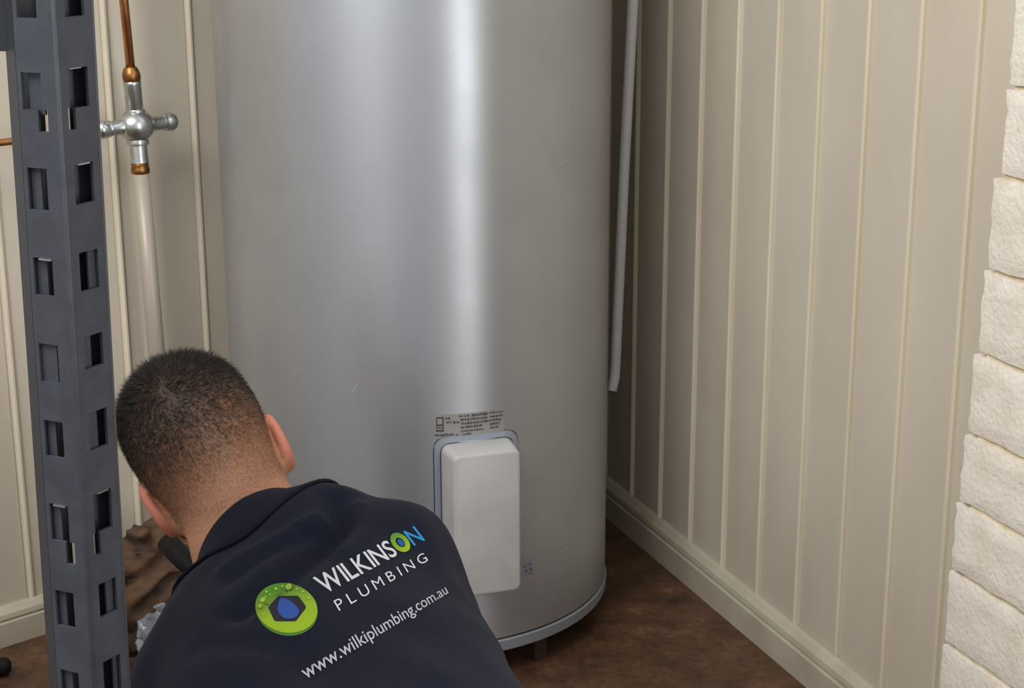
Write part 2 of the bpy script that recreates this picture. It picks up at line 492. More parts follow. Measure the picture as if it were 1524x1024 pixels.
def gasket(name, g0, g1, out, mat_):
    A = rrect(cl - g0, cr + g0, cz0 - g0, cz1 + g0, .014); B = rrect(cl - g1, cr + g1, cz0 - g1, cz1 + g1, .02)
    n = len(A); vs = []
    for pts, oo in ((A, -.002), (A, out), (B, out * .8), (B, -.002)):
        vs += [cover_point(x, z, surf_out(x) + oo) for x, z in pts]
    fs = [(i * n + k, (i + 1) * n + k, (i + 1) * n + (k + 1) % n, i * n + (k + 1) % n) for i in range(3) for k in range(n)]
    return mesh(name, vs, fs, mat_, heater, False)
gasket('gasket', .0052, .0125, .004, M['gasket'])
gasket('seal', .0036, .0050, .0012, M['seal'])
gasket('seal', .0127, .0137, .0008, M['seal'])

def sliver(parent, pfun, pts, w, mat_, name='scratch'):
    """thin raised mark following points (a, b) on a surface"""
    vs, fs = [], []
    for i, (a, b) in enumerate(pts):
        k = w * (1 - abs(2 * i / (len(pts) - 1) - 1)) + .0001
        vs += [pfun(a, b - k), pfun(a, b + k)]
    for i in range(len(pts) - 1): fs.append((2 * i, 2 * i + 2, 2 * i + 3, 2 * i + 1))
    return mesh(name, vs, fs, mat_, parent)
tk = lambda a, z: on_tank(radians(a), z, .0004)
cv = lambda x, z: cover_point(x, z, P_OUT + .0004)
sliver(heater, tk, [(-41.5, .1685), (-40, .1705), (-38, .172)], .0008, M['scratch'])
sliver(heater, tk, [(-106, .44), (-105, .447), (-104, .455)], .0004, M['scratch'])
sliver(heater, tk, [(-46, .74), (-42, .746), (-38, .749)], .0004, M['scratch'])
xm = (cl + cr) / 2
sliver(cover, cv, [(xm, .236), (xm + .012, .222), (xm + .022, .212), (xm + .030, .207)], .0006, M['scratch'])
sliver(cover, cv, [(cl + .006, .262), (cl + .009, .255), (cl + .011, .248)], .0022, M['scratch'], 'chip')
sliver(cover, cv, [(cl + .014, .315), (cl + .019, .305), (cl + .022, .285)], .0006, M['scratch'])

# rating label printed on the cylinder: rows of tiny, unreadable print
lab0, lab1, lz0, lz1 = -83.2, -63.2, .378, .410
mb = MB()
def patch(a0, a1, z0, z1, out, mi=0, n=6):
    vs = [on_tank(radians(a0 + (a1 - a0) * i / n), z, out) for z in (z0, z1) for i in range(n + 1)]
    mb.add(vs, [(i, i + 1, n + 2 + i, n + 1 + i) for i in range(n)], mi)
patch(lab0, lab1, lz0 - .001, lz1 + .001, .0004, 0, 16)
rating = mb.build('rating_label', M['sticker'], heater, True)
mb = MB()
def words(a0, a1, z, h, seed):
    r = random.Random(seed); a = a0
    while a < a1 - .1:
        w = r.uniform(.25, .9)
        patch(a, min(a + w, a1), z + r.uniform(0, h * .15), z + h * r.uniform(.75, 1), .0008, 0, 1)
        a += w + r.uniform(.1, .3)
H = lz1 - lz0
patch(lab0 + .6, lab0 + 2.7, lz0 + .55 * H, lz0 + .62 * H, .0008, 0, 2); patch(lab0 + .6, lab0 + 2.7, lz0 + .88 * H, lz0 + .95 * H, .0008, 0, 2)
patch(lab0 + .6, lab0 + .9, lz0 + .3 * H, lz0 + .95 * H, .0008, 0, 1); patch(lab0 + 2.3, lab0 + 2.7, lz0 + .3 * H, lz0 + .95 * H, .0008, 0, 1)
patch(lab0 + .6, lab0 + 2.7, lz0 + .28 * H, lz0 + .36 * H, .0008, 0, 2); patch(lab0 + 1.2, lab0 + 2.0, lz0 + .42 * H, lz0 + .5 * H, .0008, 0, 2)
words(lab0 + .2, lab0 + 5.4, lz0 + .06 * H, .13 * H, 1); words(lab0 + 6.0, lab0 + 6.8, lz0 + .06 * H, .08 * H, 2)
words(lab0 + 3.2, lab0 + 4.8, lz0 + .82 * H, .12 * H, 3); words(lab0 + 3.4, lab0 + 4.8, lz0 + .64 * H, .1 * H, 4); words(lab0 + 5.3, lab0 + 7, lz0 + .6 * H, .13 * H, 5)
words(lab0 + 7, lab0 + 10, lz0 + .88 * H, .09 * H, 6); words(lab0 + 10.6, lab0 + 15.2, lz0 + .86 * H, .13 * H, 7); words(lab0 + 15.6, lab0 + 20, lz0 + .88 * H, .1 * H, 8)
for i, (a, b) in enumerate(((7.4, 15), (7.4, 15.6), (7.4, 13.5))):
    words(lab0 + a, lab0 + b, lz0 + (.7 - .17 * i) * H, .11 * H, 20 + i)
words(lab0 + 7.4, lab0 + 14, lz0 + .19 * H, .1 * H, 31); words(lab0 + 7.8, lab0 + 10.4, lz0 + .04 * H, .1 * H, 32)
for i in range(4): words(lab0 + 15.8, lab0 + 19.6 - .4 * i, lz0 + (.7 - .17 * i) * H, .12 * H, 40 + i)
mb.build('label_print', M['ink'], rating, False)
mb = MB(); patch(-57.2, -53.4, .150, .172, .0004, 0, 4)
st = mb.build('sticker', M['sticker'], heater, True)
mb = MB()
words(-56.8, -56.0, .163, .004, 50); words(-55.6, -54.2, .165, .004, 51); words(-56.6, -55.6, .156, .004, 52); words(-55, -53.8, .1565, .005, 53); words(-55.8, -54, .152, .002, 54)
mb.build('sticker_print', M['bluesticker'], st, False)

# ------------------------------------------------------------------ pipework with chrome mixing valve on the left wall
VOFF = .07
pv = on_left(203, 187, VOFF)
ptop = on_left(190, 0, VOFF); pbot = on_left(231, 535, VOFF)
adir = (on_left(265, 183, VOFF) - on_left(145, 193, VOFF)); adir[2] = 0; adir /= np.linalg.norm(adir)
dup_ = (ptop - on_left(203, 130, VOFF)); dup_ /= np.linalg.norm(dup_)
ddn = (pbot - on_left(205, 245, VOFF)); ddn /= np.linalg.norm(ddn)
valve = empty('pipe_with_valve', tuple(pv * [1, 1, 0]), 'copper water pipe with chrome cross shaped valve on the left wall', 'pipe')
px = 2.33 / CAM_F * 1.02      # metres per pixel there
mb = MB(); mb.spin(pv, adir, [(-.026, .004), (-.025, .011), (-.021, .0165), (-.014, .0215), (-.006, .0245), (0, .025), (.006, .0245), (.014, .0215), (.021, .0165), (.025, .011), (.026, .004)], 28)
mb.spin(pv + UP * -.002, UP, [(-.027, .010), (-.026, .0165), (-.021, .0175), (-.012, .012), (.016, .012), (.022, .015), (.026, .0135), (.027, .010)], 24)
sharp(mb.build('valve_body', M['chrome'], valve, True), 50)
mb = MB(); mb.spin(pv + dup_ * .022, dup_, [(0, .0115), (.002, .0128), (.038, .0128), (.041, .0135), (.043, .0125)], 20)
sharp(mb.build('upper_sleeve', M['chrome'], valve, True), 50)
mb = MB(); mb.spin(pv + dup_ * .064, dup_, [(0, .0118), (.003, .0132), (.009, .0138), (.014, .0128), (.018, .0112), (.022, .0085)], 12)
sharp(mb.build('compression_nut', M['brass'], valve, True), 30)
mb = MB(); mb.tube([pv + dup_ * .06, pv + dup_ * .2, pv + dup_ * .6, pv + dup_ * 1.2], .0068, 16)
mb.build('copper_tube', M['copper'], valve, True)
mb = MB(); mb.spin(pv + ddn * .022, ddn, [(0, .0125), (.002, .0132), (.03, .0132), (.032, .0138), (.034, .012)], 20)
sharp(mb.build('lower_sleeve', M['chrome'], valve, True), 50)
mb = MB(); mb.spin(pv + ddn * .055, ddn, [(0, .0120), (.002, .0135), (.006, .0128), (.008, .0138), (.014, .0138), (.016, .0128)], 20)
sharp(mb.build('brass_ring', M['brass'], valve, True), 40)
zl = (pv[2] - .0) / -ddn[2]
mb = MB(); mb.tube([pv + ddn * .07, pv + ddn * .3, pv + ddn * zl], .0128, 20)
mb.build('lower_pipe', M['lagging'], valve, True)
for sg in (1, -1):
    mb = MB(); mb.spin(pv, adir * sg, [(.02, .013), (.024, .0118), (.026, .0108), (.044, .0108), (.045, .0125), (.047, .0118), (.050, .0128), (.055, .0138), (.060, .0134), (.064, .0110), (.0665, .0065), (.0672, .002)], 20)
    sharp(mb.build('valve_arm', M['chrome'], valve, True), 50)
mb = MB(); mb.tube([pv - adir * .06 - UP * .002, pv - adir * .2 - UP * .002, pv - adir * .6 - UP * .002], .0052, 14)
mb.build('side_tube', M['copper'], valve, True)

# ------------------------------------------------------------------ white drain pipe between the cylinder and the right wall
p0, p1, p2, p3 = on_right(942, 0, .05), on_right(929, 250, .05), on_right(916, 545, .05), on_right(915, 562, .052)
up_ = (p0 - p1) / np.linalg.norm(p0 - p1)
tip = on_right(911, 581, .058)
wp = empty('drain_pipe', tuple((p3 + up_ * .5) * [1, 1, 0]), 'white plastic pipe hanging behind the cylinder with cut open end', 'pipe')
mb = MB(); mb.tube([p0 + up_ * .8, p0, p1, p2, p3, (p3 + tip) / 2 + UP * .001, tip], [.0088] * 5 + [.0086, .0084], 18, caps=False)
mb.tube([tip + (p3 - tip) * .001, (p3 + tip) / 2], [.0062, .0062], 18, caps=False)
wpo = mb.build('white_tube', M['pvc'], wp, True)
td = (tip - p3) / np.linalg.norm(tip - p3)
mb = MB(); mb.spin(tip, td, [(-.001, .0062), (.0012, .0050)], 18)
mb.build('bore_shade', M['black'], wp, False)  # black disc standing in for the shade inside the pipe
mb = MB(); q = p0 + up_ * .45
mb.box(q - RW * .012 + RN * .0085, RW * .024, RN * .036, UP * .02)
mb.build('wall_clip', M['pvc'], wp)

# ------------------------------------------------------------------ shelving rack: slotted post close to the camera
def plane_y(x, y, Y):
    r = ray(x, y); return EYE + r * (Y / r[1])
PY = .95
ctop = plane_y(79, 0, PY); cbot = plane_y(141, 1024, PY)
pax = (ctop - cbot) / np.linalg.norm(ctop - cbot)
rack = empty('shelf_rack', (cbot[0] - pax[0] * cbot[2] / pax[2], PY, 0), 'charcoal slotted steel shelving post at the left edge', 'shelf')
bis = np.array([cbot[0] + ctop[0], 2 * PY, 0]); bis /= np.linalg.norm(bis)
def rot(v, a):
    a = radians(a); return np.array([v[0] * cos(a) - v[1] * sin(a), v[0] * sin(a) + v[1] * cos(a), 0])
lplate = rot(bis, 50); rplate = rot(bis, -47)
FACE_L, FACE_R = .0285, .0275
foot_t = -cbot[2] / pax[2]                       # along the axis, from cbot to the floor
def post_z(y):                                   # axis distance of the picture height y
    r = ray(79 + 62 * y / 1024, y); P = EYE + r * (PY / r[1]); return (P - cbot) @ pax
L_slots = [(-40, 28, 0), (110, 166, 1), (253, 316, 0), (388, 444, 0), (517, 574, 0), (632, 686, 0), (757, 812, 1), (887, 940, 0), (1006, 1060, 0), (1120, 1172, 0)]
R_slots = [(-40, 27, 0), (104, 164, 1), (248, 308, 0), (380, 438, 0), (506, 554, 0), (620, 676, 0), (742, 800, 1), (876, 926, 0), (992, 1050, 0), (1108, 1160, 0)]
def slotted(name, direction, width, slots, lo, hi, tail):
    holes = []
    for a, b, key in slots:
        z1, z0 = post_z(a), post_z(b)
        holes.append((lo * width, hi * width, z0, z1))
        if key:
            z2 = post_z(b + 32); holes.append((tail[0] * width, tail[1] * width, z2, z0 + .0005))
    xs = sorted({0, width, lo * width, hi * width, tail[0] * width, tail[1] * width})
    zs = sorted({foot_t, 1.05} | {h[2] for h in holes} | {h[3] for h in holes})
    vs = [cbot + pax * z + direction * x for z in zs for x in xs]; W = len(xs); fs = []
    for j in range(len(zs) - 1):
        for i in range(W - 1):
            xm_, zm_ = (xs[i] + xs[i + 1]) / 2, (zs[j] + zs[j + 1]) / 2
            if any(h[0] < xm_ < h[1] and h[2] < zm_ < h[3] for h in holes): continue
            fs.append((j * W + i, j * W + i + 1, (j + 1) * W + i + 1, (j + 1) * W + i))
    o = mesh(name, vs, fs, M['rack'], rack)
    s = o.modifiers.new('thick', 'SOLIDIFY'); s.thickness = .0022; s.offset = 0
    return o
slotted('slotted_face', lplate, FACE_L, L_slots, .40, .90, (.28, .52))
slotted('slotted_face', rplate, FACE_R, R_slots, .26, .80, (.20, .40))
def strip(name, o, direction, w, z0, z1, t, mat_):
    b = MB(); nrm = np.cross(pax, direction); nrm /= np.linalg.norm(nrm)
    b.box(o + pax * z0 - nrm * t / 2, direction * w, nrm * t, pax * (z1 - z0))
    return b.build(name, mat_, rack)
mb = MB(); mb.tube([cbot + pax * foot_t, cbot + pax * 1.05], .0016, 10); mb.build('corner_bend', M['rack'], rack, True)
strip('return_lip', cbot + lplate * FACE_L, rot(bis, 17), .018, foot_t, 1.05, .002, M['rack_dark'])
strip('return_lip', cbot + rplate * FACE_R, rot(bis, -7), .014, foot_t, 1.05, .002, M['rack'])
# added dark backing so the slots look shaded inside, open along a narrow gap
strip('slot_shade_plate', cbot + lplate * FACE_L + rot(bis, 17) * .016, unit(rplate * .8 - bis * .25), .020, foot_t, 1.05, .0016, M['rack_dark'])
strip('slot_shade_plate', cbot + rplate * FACE_R + rot(bis, -7) * .012, -unit(rplate * .9 - bis * .3), .0175, foot_t, 1.05, .0016, M['rack_dark'])
def tab(direction, width, a, b, lo, hi, depth):
    z1, z0 = post_z(a - 8), post_z(b + 8)
    strip('inner_tab', cbot + direction * width * lo + bis * depth, direction, width * (hi - lo), z0, z1, .0014, M['rack'])
for k, (lo, hi, dp) in {1: (.34, .72, .004), 2: (.56, .97, .004), 3: (.55, .97, .004), 4: (.44, .97, .0025), 5: (.60, .97, .004), 6: (.60, .97, .004), 7: (.62, .97, .004), 8: (.58, .97, .004)}.items():
    tab(lplate, FACE_L, L_slots[k][0], L_slots[k][1], lo, hi, dp)
for k, (lo, hi, dp) in {3: (.52, .9, .003), 4: (.16, .46, .004), 5: (.16, .52, .004), 7: (.5, .9, .004), 8: (.58, .9, .004)}.items():
    tab(rplate, FACE_R, R_slots[k][0], R_slots[k][1], lo, hi, dp)
mb = MB(); nb = cbot + pax * foot_t
mb.box(nb + lplate * .034 - bis * .004 + UP * 0, rplate * .062 - lplate * .034 * 0, bis * .05, UP * .006)
mb.build('foot_plate', M['black'], rack)
# shelf beam hooked on the far side of the post, running off to the left
bo = cbot + lplate * .026 + bis * .016 + pax * post_z(83)
bd = rot(bis, 78)
mb = MB(); mb.box(bo, bd * .9, rot(bis, -12) * .012, UP * .055); mb.build('shelf_beam', M['rack_dark'], rack)
mb = MB(); mb.box(bo + UP * .055, bd * .9, rot(bis, -12) * .42, UP * .012); mb.build('shelf_panel', M['paint'], rack)  # panel extended out of view so it shades the left wall
for (x, y, sd, fr) in ((116, 104, rplate, .5), (122, 249, rplate, .6), (60, 389, lplate, .6), (152, 743, rplate, .6), (90, 758, lplate, .65)):
    c = cbot + pax * (post_z(y) - .0006) + sd * (FACE_R * fr) - bis * .0006
    mb = MB(); mb.box(c - sd * .0045, sd * .009, np.cross(pax, sd) * .0016, pax * .0009); mb.build('bright_edge', M['bright'], rack)  # thin bright strips along some slot edges

# ------------------------------------------------------------------ implicit surfaces
def smin(a, b, k):
    h = np.clip(.5 + .5 * (b - a) / k, 0, 1)
    return b + (a - b) * h - k * h * (1 - h)

def cone(p, a, b, ra, rb):
    a = np.asarray(a); ba = np.asarray(b) - a
    h = np.clip(((p - a) @ ba) / (ba @ ba), 0, 1)
    return np.linalg.norm(p - a - h[:, None] * ba, axis=1) - (ra + (rb - ra) * h)

def ellipsoid(p, c, axes, r):
    q = (p - np.asarray(c)) @ np.asarray(axes).T
    r = np.asarray(r)
    k0 = np.linalg.norm(q / r, axis=1); k1 = np.linalg.norm(q / (r * r), axis=1) + 1e-9
    return k0 * (k0 - 1) / k1

def implicit_mesh(func, lo, hi, h):
    """sparse sampling on a grid, then surface nets"""
    lo = np.array(lo, float); B = 8
    dims = (np.ceil((np.array(hi) - lo) / (h * B)).astype(int)) * B
    arr = np.ones(dims, np.float32)
    nb = dims // B
    g = np.stack(np.meshgrid(*[np.arange(k) for k in nb], indexing='ij'), -1).reshape(-1, 3)
    cen = lo + (g * B + B / 2 - .5) * h
    d = func(cen)
    near = np.abs(d) < h * B * 1.25
    for q in g[(~near) & (d < 0)]:
        arr[q[0] * B:q[0] * B + B, q[1] * B:q[1] * B + B, q[2] * B:q[2] * B + B] = -1
    loc = np.stack(np.meshgrid(*[np.arange(B)] * 3, indexing='ij'), -1).reshape(-1, 3)
    gn = g[near]
    for s in range(0, len(gn), 400):
        part = gn[s:s + 400]
        pts = lo + (part[:, None, :] * B + loc[None]) * h
        v = func(pts.reshape(-1, 3)).astype(np.float32).reshape(len(part), B, B, B)
        for q, vv in zip(part, v):
            arr[q[0] * B:q[0] * B + B, q[1] * B:q[1] * B + B, q[2] * B:q[2] * B + B] = vv
    ins = arr < 0
    c = [(i, j, k) for i in (0, 1) for j in (0, 1) for k in (0, 1)]
    X, Y, Z = dims
    cnt = np.zeros((X - 1, Y - 1, Z - 1), np.uint8)
    for i, j, k in c: cnt += ins[i:X - 1 + i, j:Y - 1 + j, k:Z - 1 + k]
    act = np.argwhere((cnt > 0) & (cnt < 8))
    vid = -np.ones((X - 1, Y - 1, Z - 1), np.int32); vid[tuple(act.T)] = np.arange(len(act))
    vals = {o: arr[act[:, 0] + o[0], act[:, 1] + o[1], act[:, 2] + o[2]] for o in c}
    acc = np.zeros((len(act), 3)); num = np.zeros(len(act))
    for a in c:
        for ax in range(3):
            if a[ax] == 0:
                b = list(a); b[ax] = 1; b = tuple(b)
                va, vb = vals[a], vals[b]; cr_ = (va < 0) != (vb < 0)
                t = np.where(cr_, va / (va - vb + 1e-12), 0)
                pt = np.tile(np.array(a, float), (len(act), 1)); pt[:, ax] += t
                acc[cr_] += pt[cr_]; num += cr_
    verts = lo + (act + acc / num[:, None]) * h
    faces = []
    for ax in range(3):
        o1, o2 = [(1, 2), (2, 0), (0, 1)][ax]
        sl0 = [slice(None)] * 3; sl1 = [slice(None)] * 3
        sl0[ax] = slice(0, dims[ax] - 1); sl1[ax] = slice(1, dims[ax])
        ed = np.argwhere(ins[tuple(sl0)] != ins[tuple(sl1)])
        ok = (ed[:, o1] > 0) & (ed[:, o2] > 0) & (ed[:, o1] < dims[o1] - 1) & (ed[:, o2] < dims[o2] - 1)
        ed = ed[ok]
        inside_first = ins[tuple(ed.T)]
        e1 = np.zeros(3, int); e1[o1] = 1; e2 = np.zeros(3, int); e2[o2] = 1
        q = np.stack([vid[tuple((ed - e1 - e2).T)], vid[tuple((ed - e2).T)], vid[tuple(ed.T)], vid[tuple((ed - e1).T)]], 1)
        q[~inside_first] = q[~inside_first][:, ::-1]
        faces.append(q)
    faces = np.concatenate(faces)
    return verts, faces

def np_mesh(name, verts, faces, mats, parent=None, smooth=True):
    me = bpy.data.meshes.new(name)
    me.vertices.add(len(verts)); me.vertices.foreach_set('co', np.asarray(verts, np.float32).ravel())
    k = faces.shape[1]
    me.loops.add(faces.size); me.loops.foreach_set('vertex_index', faces.astype(np.int32).ravel())
    me.polygons.add(len(faces)); me.polygons.foreach_set('loop_start', np.arange(len(faces), dtype=np.int32) * k)
    me.update(calc_edges=True); me.validate()
    return link(name, me, mats, parent, smooth)

def relax(verts, faces, n=2, lam=.5):
    e = np.concatenate([faces[:, [i, (i + 1) % 4]] for i in range(4)])
    for _ in range(n):
        s = np.zeros_like(verts); c = np.zeros(len(verts))
        np.add.at(s, e[:, 0], verts[e[:, 1]]); np.add.at(c, e[:, 0], 1)
        np.add.at(s, e[:, 1], verts[e[:, 0]]); np.add.at(c, e[:, 1], 1)
        verts = verts + lam * (s / c[:, None] - verts)
    return verts

# ------------------------------------------------------------------ the plumber
HC = at(280, 629, 1.92)                                  # cranium centre
HF = unit(ray(280, 622)); _u = -.5 * RT - .866 * DN
HU = unit(_u - HF * (_u @ HF))
HF = unit(HF - .04 * HU); HU = unit(HU - HF * (HU @ HF)); HE = np.cross(HF, HU)
HX = np.stack([HE, HF, HU])
def hp(e, f, u): return HC + HE * e + HF * f + HU * u

SE = unit(at(605, 810, 1.86) - at(255, 985, 1.68))        # across the shoulders
SS = at(610, 1200, 1.47) - at(410, 860, 1.80); SS = unit(SS - SE * (SS @ SE))
SN = np.cross(SE, SS)
if SN[2] < 0: SN = -SN
TX = np.stack([SE, SS, SN])

C_UP, C_MID, C_HIP = at(464, 930, 1.77), at(505, 1040, 1.64), at(585, 1200, 1.50)
RSH, LSH = at(590, 838, 1.83), at(284, 1042, 1.72)
RELB = at(676, 1015, 1.71); GRIP = np.array([-.215, 1.755, .20])
TIP = at(247, 806, 2.12); TAX = unit(TIP - GRIP)
_f = unit(GRIP - RELB); R_F = unit(_f - TAX * (_f @ TAX)); R_N = np.cross(TAX, R_F)
if R_N[0] < 0: R_N = -R_N
R_SIDE = 1 if np.cross(R_F, R_N) @ TAX > 0 else -1
RHAND = GRIP - R_F * .098 + R_N * .025
LELB = at(240, 1130, 1.74); LHAND = np.array([LELB[0] - .02, LELB[1] + .16, .055])
NECK0 = hp(0, -.015, -.085); NECK1 = at(390, 826, 1.86); NECK2 = at(458, 892, 1.81)
hdir = unit([-sin(radians(30)), cos(radians(30)), 0]); hright = np.array([hdir[1], -hdir[0], 0])
HIPR, HIPL = C_HIP + hright * .085 - UP * .02, C_HIP - hright * .085 - UP * .02
KNR, KNL = C_HIP + hdir * .30 + hright * .12, C_HIP + hdir * .30 - hright * .12
KNR[2] = KNL[2] = .075
ANR, ANL = KNR - hdir * .40, KNL - hdir * .40
ANR[2] = ANL[2] = .06

def head_sdf(p):
    q = (p - HC) @ HX.T
    I = np.eye(3)
    m_ = q.copy(); m_[:, 0] = np.abs(q[:, 0])
    d = ellipsoid(q, (0, .002, 0), I, (.0765, .096, .078))
    d = smin(d, ellipsoid(q, (0, -.022, -.035), I, (.070, .068, .062)), .03)
    d = smin(d, ellipsoid(q, (0, .035, -.06), I, (.064, .060, .070)), .03)
    d = smin(d, ellipsoid(q, (0, .052, -.115), I, (.046, .045, .042)), .03)
    d = smin(d, ellipsoid(q, (0, .092, -.142), I, (.020, .016, .016)), .02)
    d = smin(d, cone(q, (0, .094, -.042), (0, .118, -.082), .008, .011), .014)
    d = smin(d, ellipsoid(m_, (.013, .106, -.083), I, (.009, .010, .008)), .008)
    d = smin(d, ellipsoid(m_, (.034, .086, -.028), I, (.026, .014, .010)), .014)
    d = smin(d, ellipsoid(m_, (.042, .074, -.075), I, (.022, .018, .018)), .02)
    d = -smin(-d, ellipsoid(m_, (.033, .101, -.047), I, (.016, .013, .011)), .010)
    d = smin(d, ellipsoid(m_, (.033, .083, -.047), I, (.014, .012, .012)), .006)
    d = smin(d, ellipsoid(q, (0, .100, -.109), I, (.022, .010, .005)), .005)
    d = smin(d, ellipsoid(q, (0, .099, -.120), I, (.020, .010, .006)), .005)
    # ears, leaning back and out
    a = radians(15)
    ear = np.array([[cos(a), sin(a), 0], [-sin(a), cos(a), .28], [0, -.28, 1]])
    ear = np.array([unit(r) for r in ear])
    ce = np.array([.0775, -.004, -.070])
    qe = (m_ - ce) @ ear.T
    outer = np.sqrt((qe[:, 1] / .0175) ** 2 + (qe[:, 2] / .0305) ** 2)
    plate = np.maximum(np.abs(qe[:, 0]) - .0028, (outer - 1) * .0185)
    rim = np.sqrt(((outer - .9) * .0185) ** 2 + (qe[:, 0] - .002) ** 2) - .0042
    lobe = ellipsoid(m_, ce + ear[1] * .004 - ear[2] * .027 + ear[0] * .001, I, (.006, .009, .010))
    e_ = smin(smin(plate, rim, .004), lobe, .006)
    e_ = smin(e_, ellipsoid(qe, (-.004, .006, -.002), I, (.009, .010, .018)), .006)
    return smin(d, e_, .007)

def hand_prims(wrist, fwd, nrm, side, curl):
    """palm and five bent fingers; side = +1 puts the thumb towards cross(fwd, nrm)"""
    fwd = unit(fwd); nrm = unit(nrm - fwd * (np.asarray(nrm) @ fwd)); sd = np.cross(fwd, nrm) * side
    P = []
    pc = wrist + fwd * .05
    P.append(('e', pc, np.stack([sd, fwd, nrm]), (.040, .050, .015)))
    for k, (o, L, r) in enumerate(((.028, .070, .0092), (.010, .078, .0094), (-.009, .072, .0090), (-.027, .056, .0082))):
        a = wrist + fwd * .088 + sd * o; dirv = unit(fwd + sd * o * 2.2)
        seg = [L * .46, L * .31, L * .27]; ang = 0
        for i, l in enumerate(seg):
            ang += curl * (.5 if i == 0 else 1)
            b = a + (dirv * cos(ang) - nrm * sin(ang)) * l
            P.append(('c', a, b, r * (1 - .08 * i), r * (1 - .08 * (i + 1)))); a = b
    a = wrist + fwd * .03 + sd * .030
    b = a + unit(fwd * .7 + sd * .75 - nrm * .25) * .042; c_ = b + unit(fwd * .95 + sd * .25 - nrm * .4) * .033
    P.append(('c', a, b, .0125, .0105)); P.append(('c', b, c_, .0105, .0085))
    return P

HANDS = hand_prims(RHAND, R_F, R_N, R_SIDE, 1.0) + hand_prims(LHAND, (.25, .95, -.12), (-.1, .1, 1), 1, .34)

def person_sdf(p):
    d = head_sdf(p)
    d = smin(d, cone(p, NECK0, NECK1, .062, .067), .03)
    d = smin(d, cone(p, NECK1, NECK2, .067, .075), .03)
    t = ellipsoid(p, C_UP - SN * .01, TX, (.165, .13, .085))
    t = smin(t, ellipsoid(p, C_MID - SN * .01, TX, (.135, .16, .085)), .05)
    t = smin(t, ellipsoid(p, C_HIP, TX, (.14, .12, .095)), .05)
    for a, b, ra, rb in ((RSH, RELB, .045, .040), (RELB, RHAND, .040, .026), (LSH, LELB, .045, .040), (LELB, LHAND, .040, .026),
                         (HIPR, KNR, .072, .052), (KNR, ANR, .050, .036), (HIPL, KNL, .072, .052), (KNL, ANL, .050, .036)):
        t = smin(t, cone(p, a, b, ra, rb), .025)
    t = smin(t, cone(p, C_UP, RSH, .06, .045), .03); t = smin(t, cone(p, C_UP, LSH, .06, .045), .03)
    d = smin(d, t, .04)
    hand = None
    for q in HANDS:
        v = ellipsoid(p, q[1], q[2], q[3]) if q[0] == 'e' else cone(p, *q[1:])
        hand = v if hand is None else smin(hand, v, .006)
    return smin(d, hand, .010)

lo_p = np.minimum.reduce([HC - .16, LHAND - .25, ANL - .2, RHAND - .25, C_HIP - .25]); hi_p = np.maximum.reduce([HC + .16, RELB + .12, KNR + .12, RHAND + .25, C_HIP + .25])
lo_p[2] = -.01
V, F = implicit_mesh(person_sdf, lo_p, hi_p, .0034)
V = relax(V, F, 1, .35)
V[:, 2] = np.maximum(V[:, 2], .001)
person = np_mesh('person', V, F, M['skin'])
props(person, 'kneeling man with short dark hair in navy work shirt bending away beside the cylinder', 'person')
Q = (V - HC) @ HX.T
def sstep(x, a, b):
    t = np.clip((x - a) / (b - a), 0, 1); return t * t * (3 - 2 * t)
def hair_density(q):
    """1 where the scalp carries hair, fading out to the nape, the temples and round the ears"""
    e, f, u = np.abs(q[:, 0]), q[:, 1], q[:, 2]
    nape = sstep(u + .012 * np.cos(q[:, 0] * 40), -.128, -.088)
    face = 1 - sstep(f - .25 * (u - .03), .058, .075)
    temple = 1 - sstep(f, .02, .035) * (1 - sstep(u, -.02, .0))
    ear = sstep(np.sqrt(((f - .002) / 1) ** 2 + ((u + .070) * .62) ** 2), .018, .032) 
    ear = np.where(e > .066, ear, 1)
    return nape * face * temple * ear * (1 - sstep(e - .02 * sstep(u, -.02, .02), .0765, .080))
dens = hair_density(Q)
ramp = .30 + .62 * sstep(Q[:, 2] - .12 * Q[:, 0] * 2, -.09, .03)  # haircut fade upward; right side lighter, its light put into the colour
mask = np.where(np.linalg.norm(Q, axis=1) < .19, dens * ramp, 0)
att = person.data.attributes.new('hairmask', 'FLOAT', 'POINT'); att.data.foreach_set('value', mask.astype(np.float32))

em = sstep(np.abs(Q[:, 0]), .072, .082) * (np.linalg.norm(Q * [0, 1, 1] - [0, -.004, -.07], axis=1) < .045) * .75
att = person.data.attributes.new('earmask', 'FLOAT', 'POINT'); att.data.foreach_set('value', em.astype(np.float32))

# short hair: individual strands rooted on the scalp
tri = np.concatenate([F[:, [0, 1, 2]], F[:, [0, 2, 3]]])
tri = tri[(np.linalg.norm(Q[tri[:, 0]], axis=1) < .19) & (dens[tri].mean(1) > .03)]
A_, B_, C_ = V[tri[:, 0]], V[tri[:, 1]], V[tri[:, 2]]
nr = np.cross(B_ - A_, C_ - A_); ar = np.linalg.norm(nr, axis=1) + 1e-12
NS = 34000
pick = rng.choice(len(tri), NS, p=ar * dens[tri].mean(1) / (ar * dens[tri].mean(1)).sum())
r1, r2 = rng.random(NS), rng.random(NS); s1 = np.sqrt(r1)
root = (1 - s1)[:, None] * A_[pick] + (s1 * (1 - r2))[:, None] * B_[pick] + (s1 * r2)[:, None] * C_[pick]
nrm_ = (nr / ar[:, None])[pick]
q = (root - HC) @ HX.T
whorl = hp(-.005, -.075, .045)
flow = root - whorl; flow -= nrm_ * np.sum(flow * nrm_, 1)[:, None]; flow /= np.linalg.norm(flow, axis=1)[:, None] + 1e-9
swirl = np.cross(nrm_, flow)
near = np.exp(-np.linalg.norm(root - whorl, axis=1) / .03)
flow = flow + swirl * (.9 * near)[:, None]
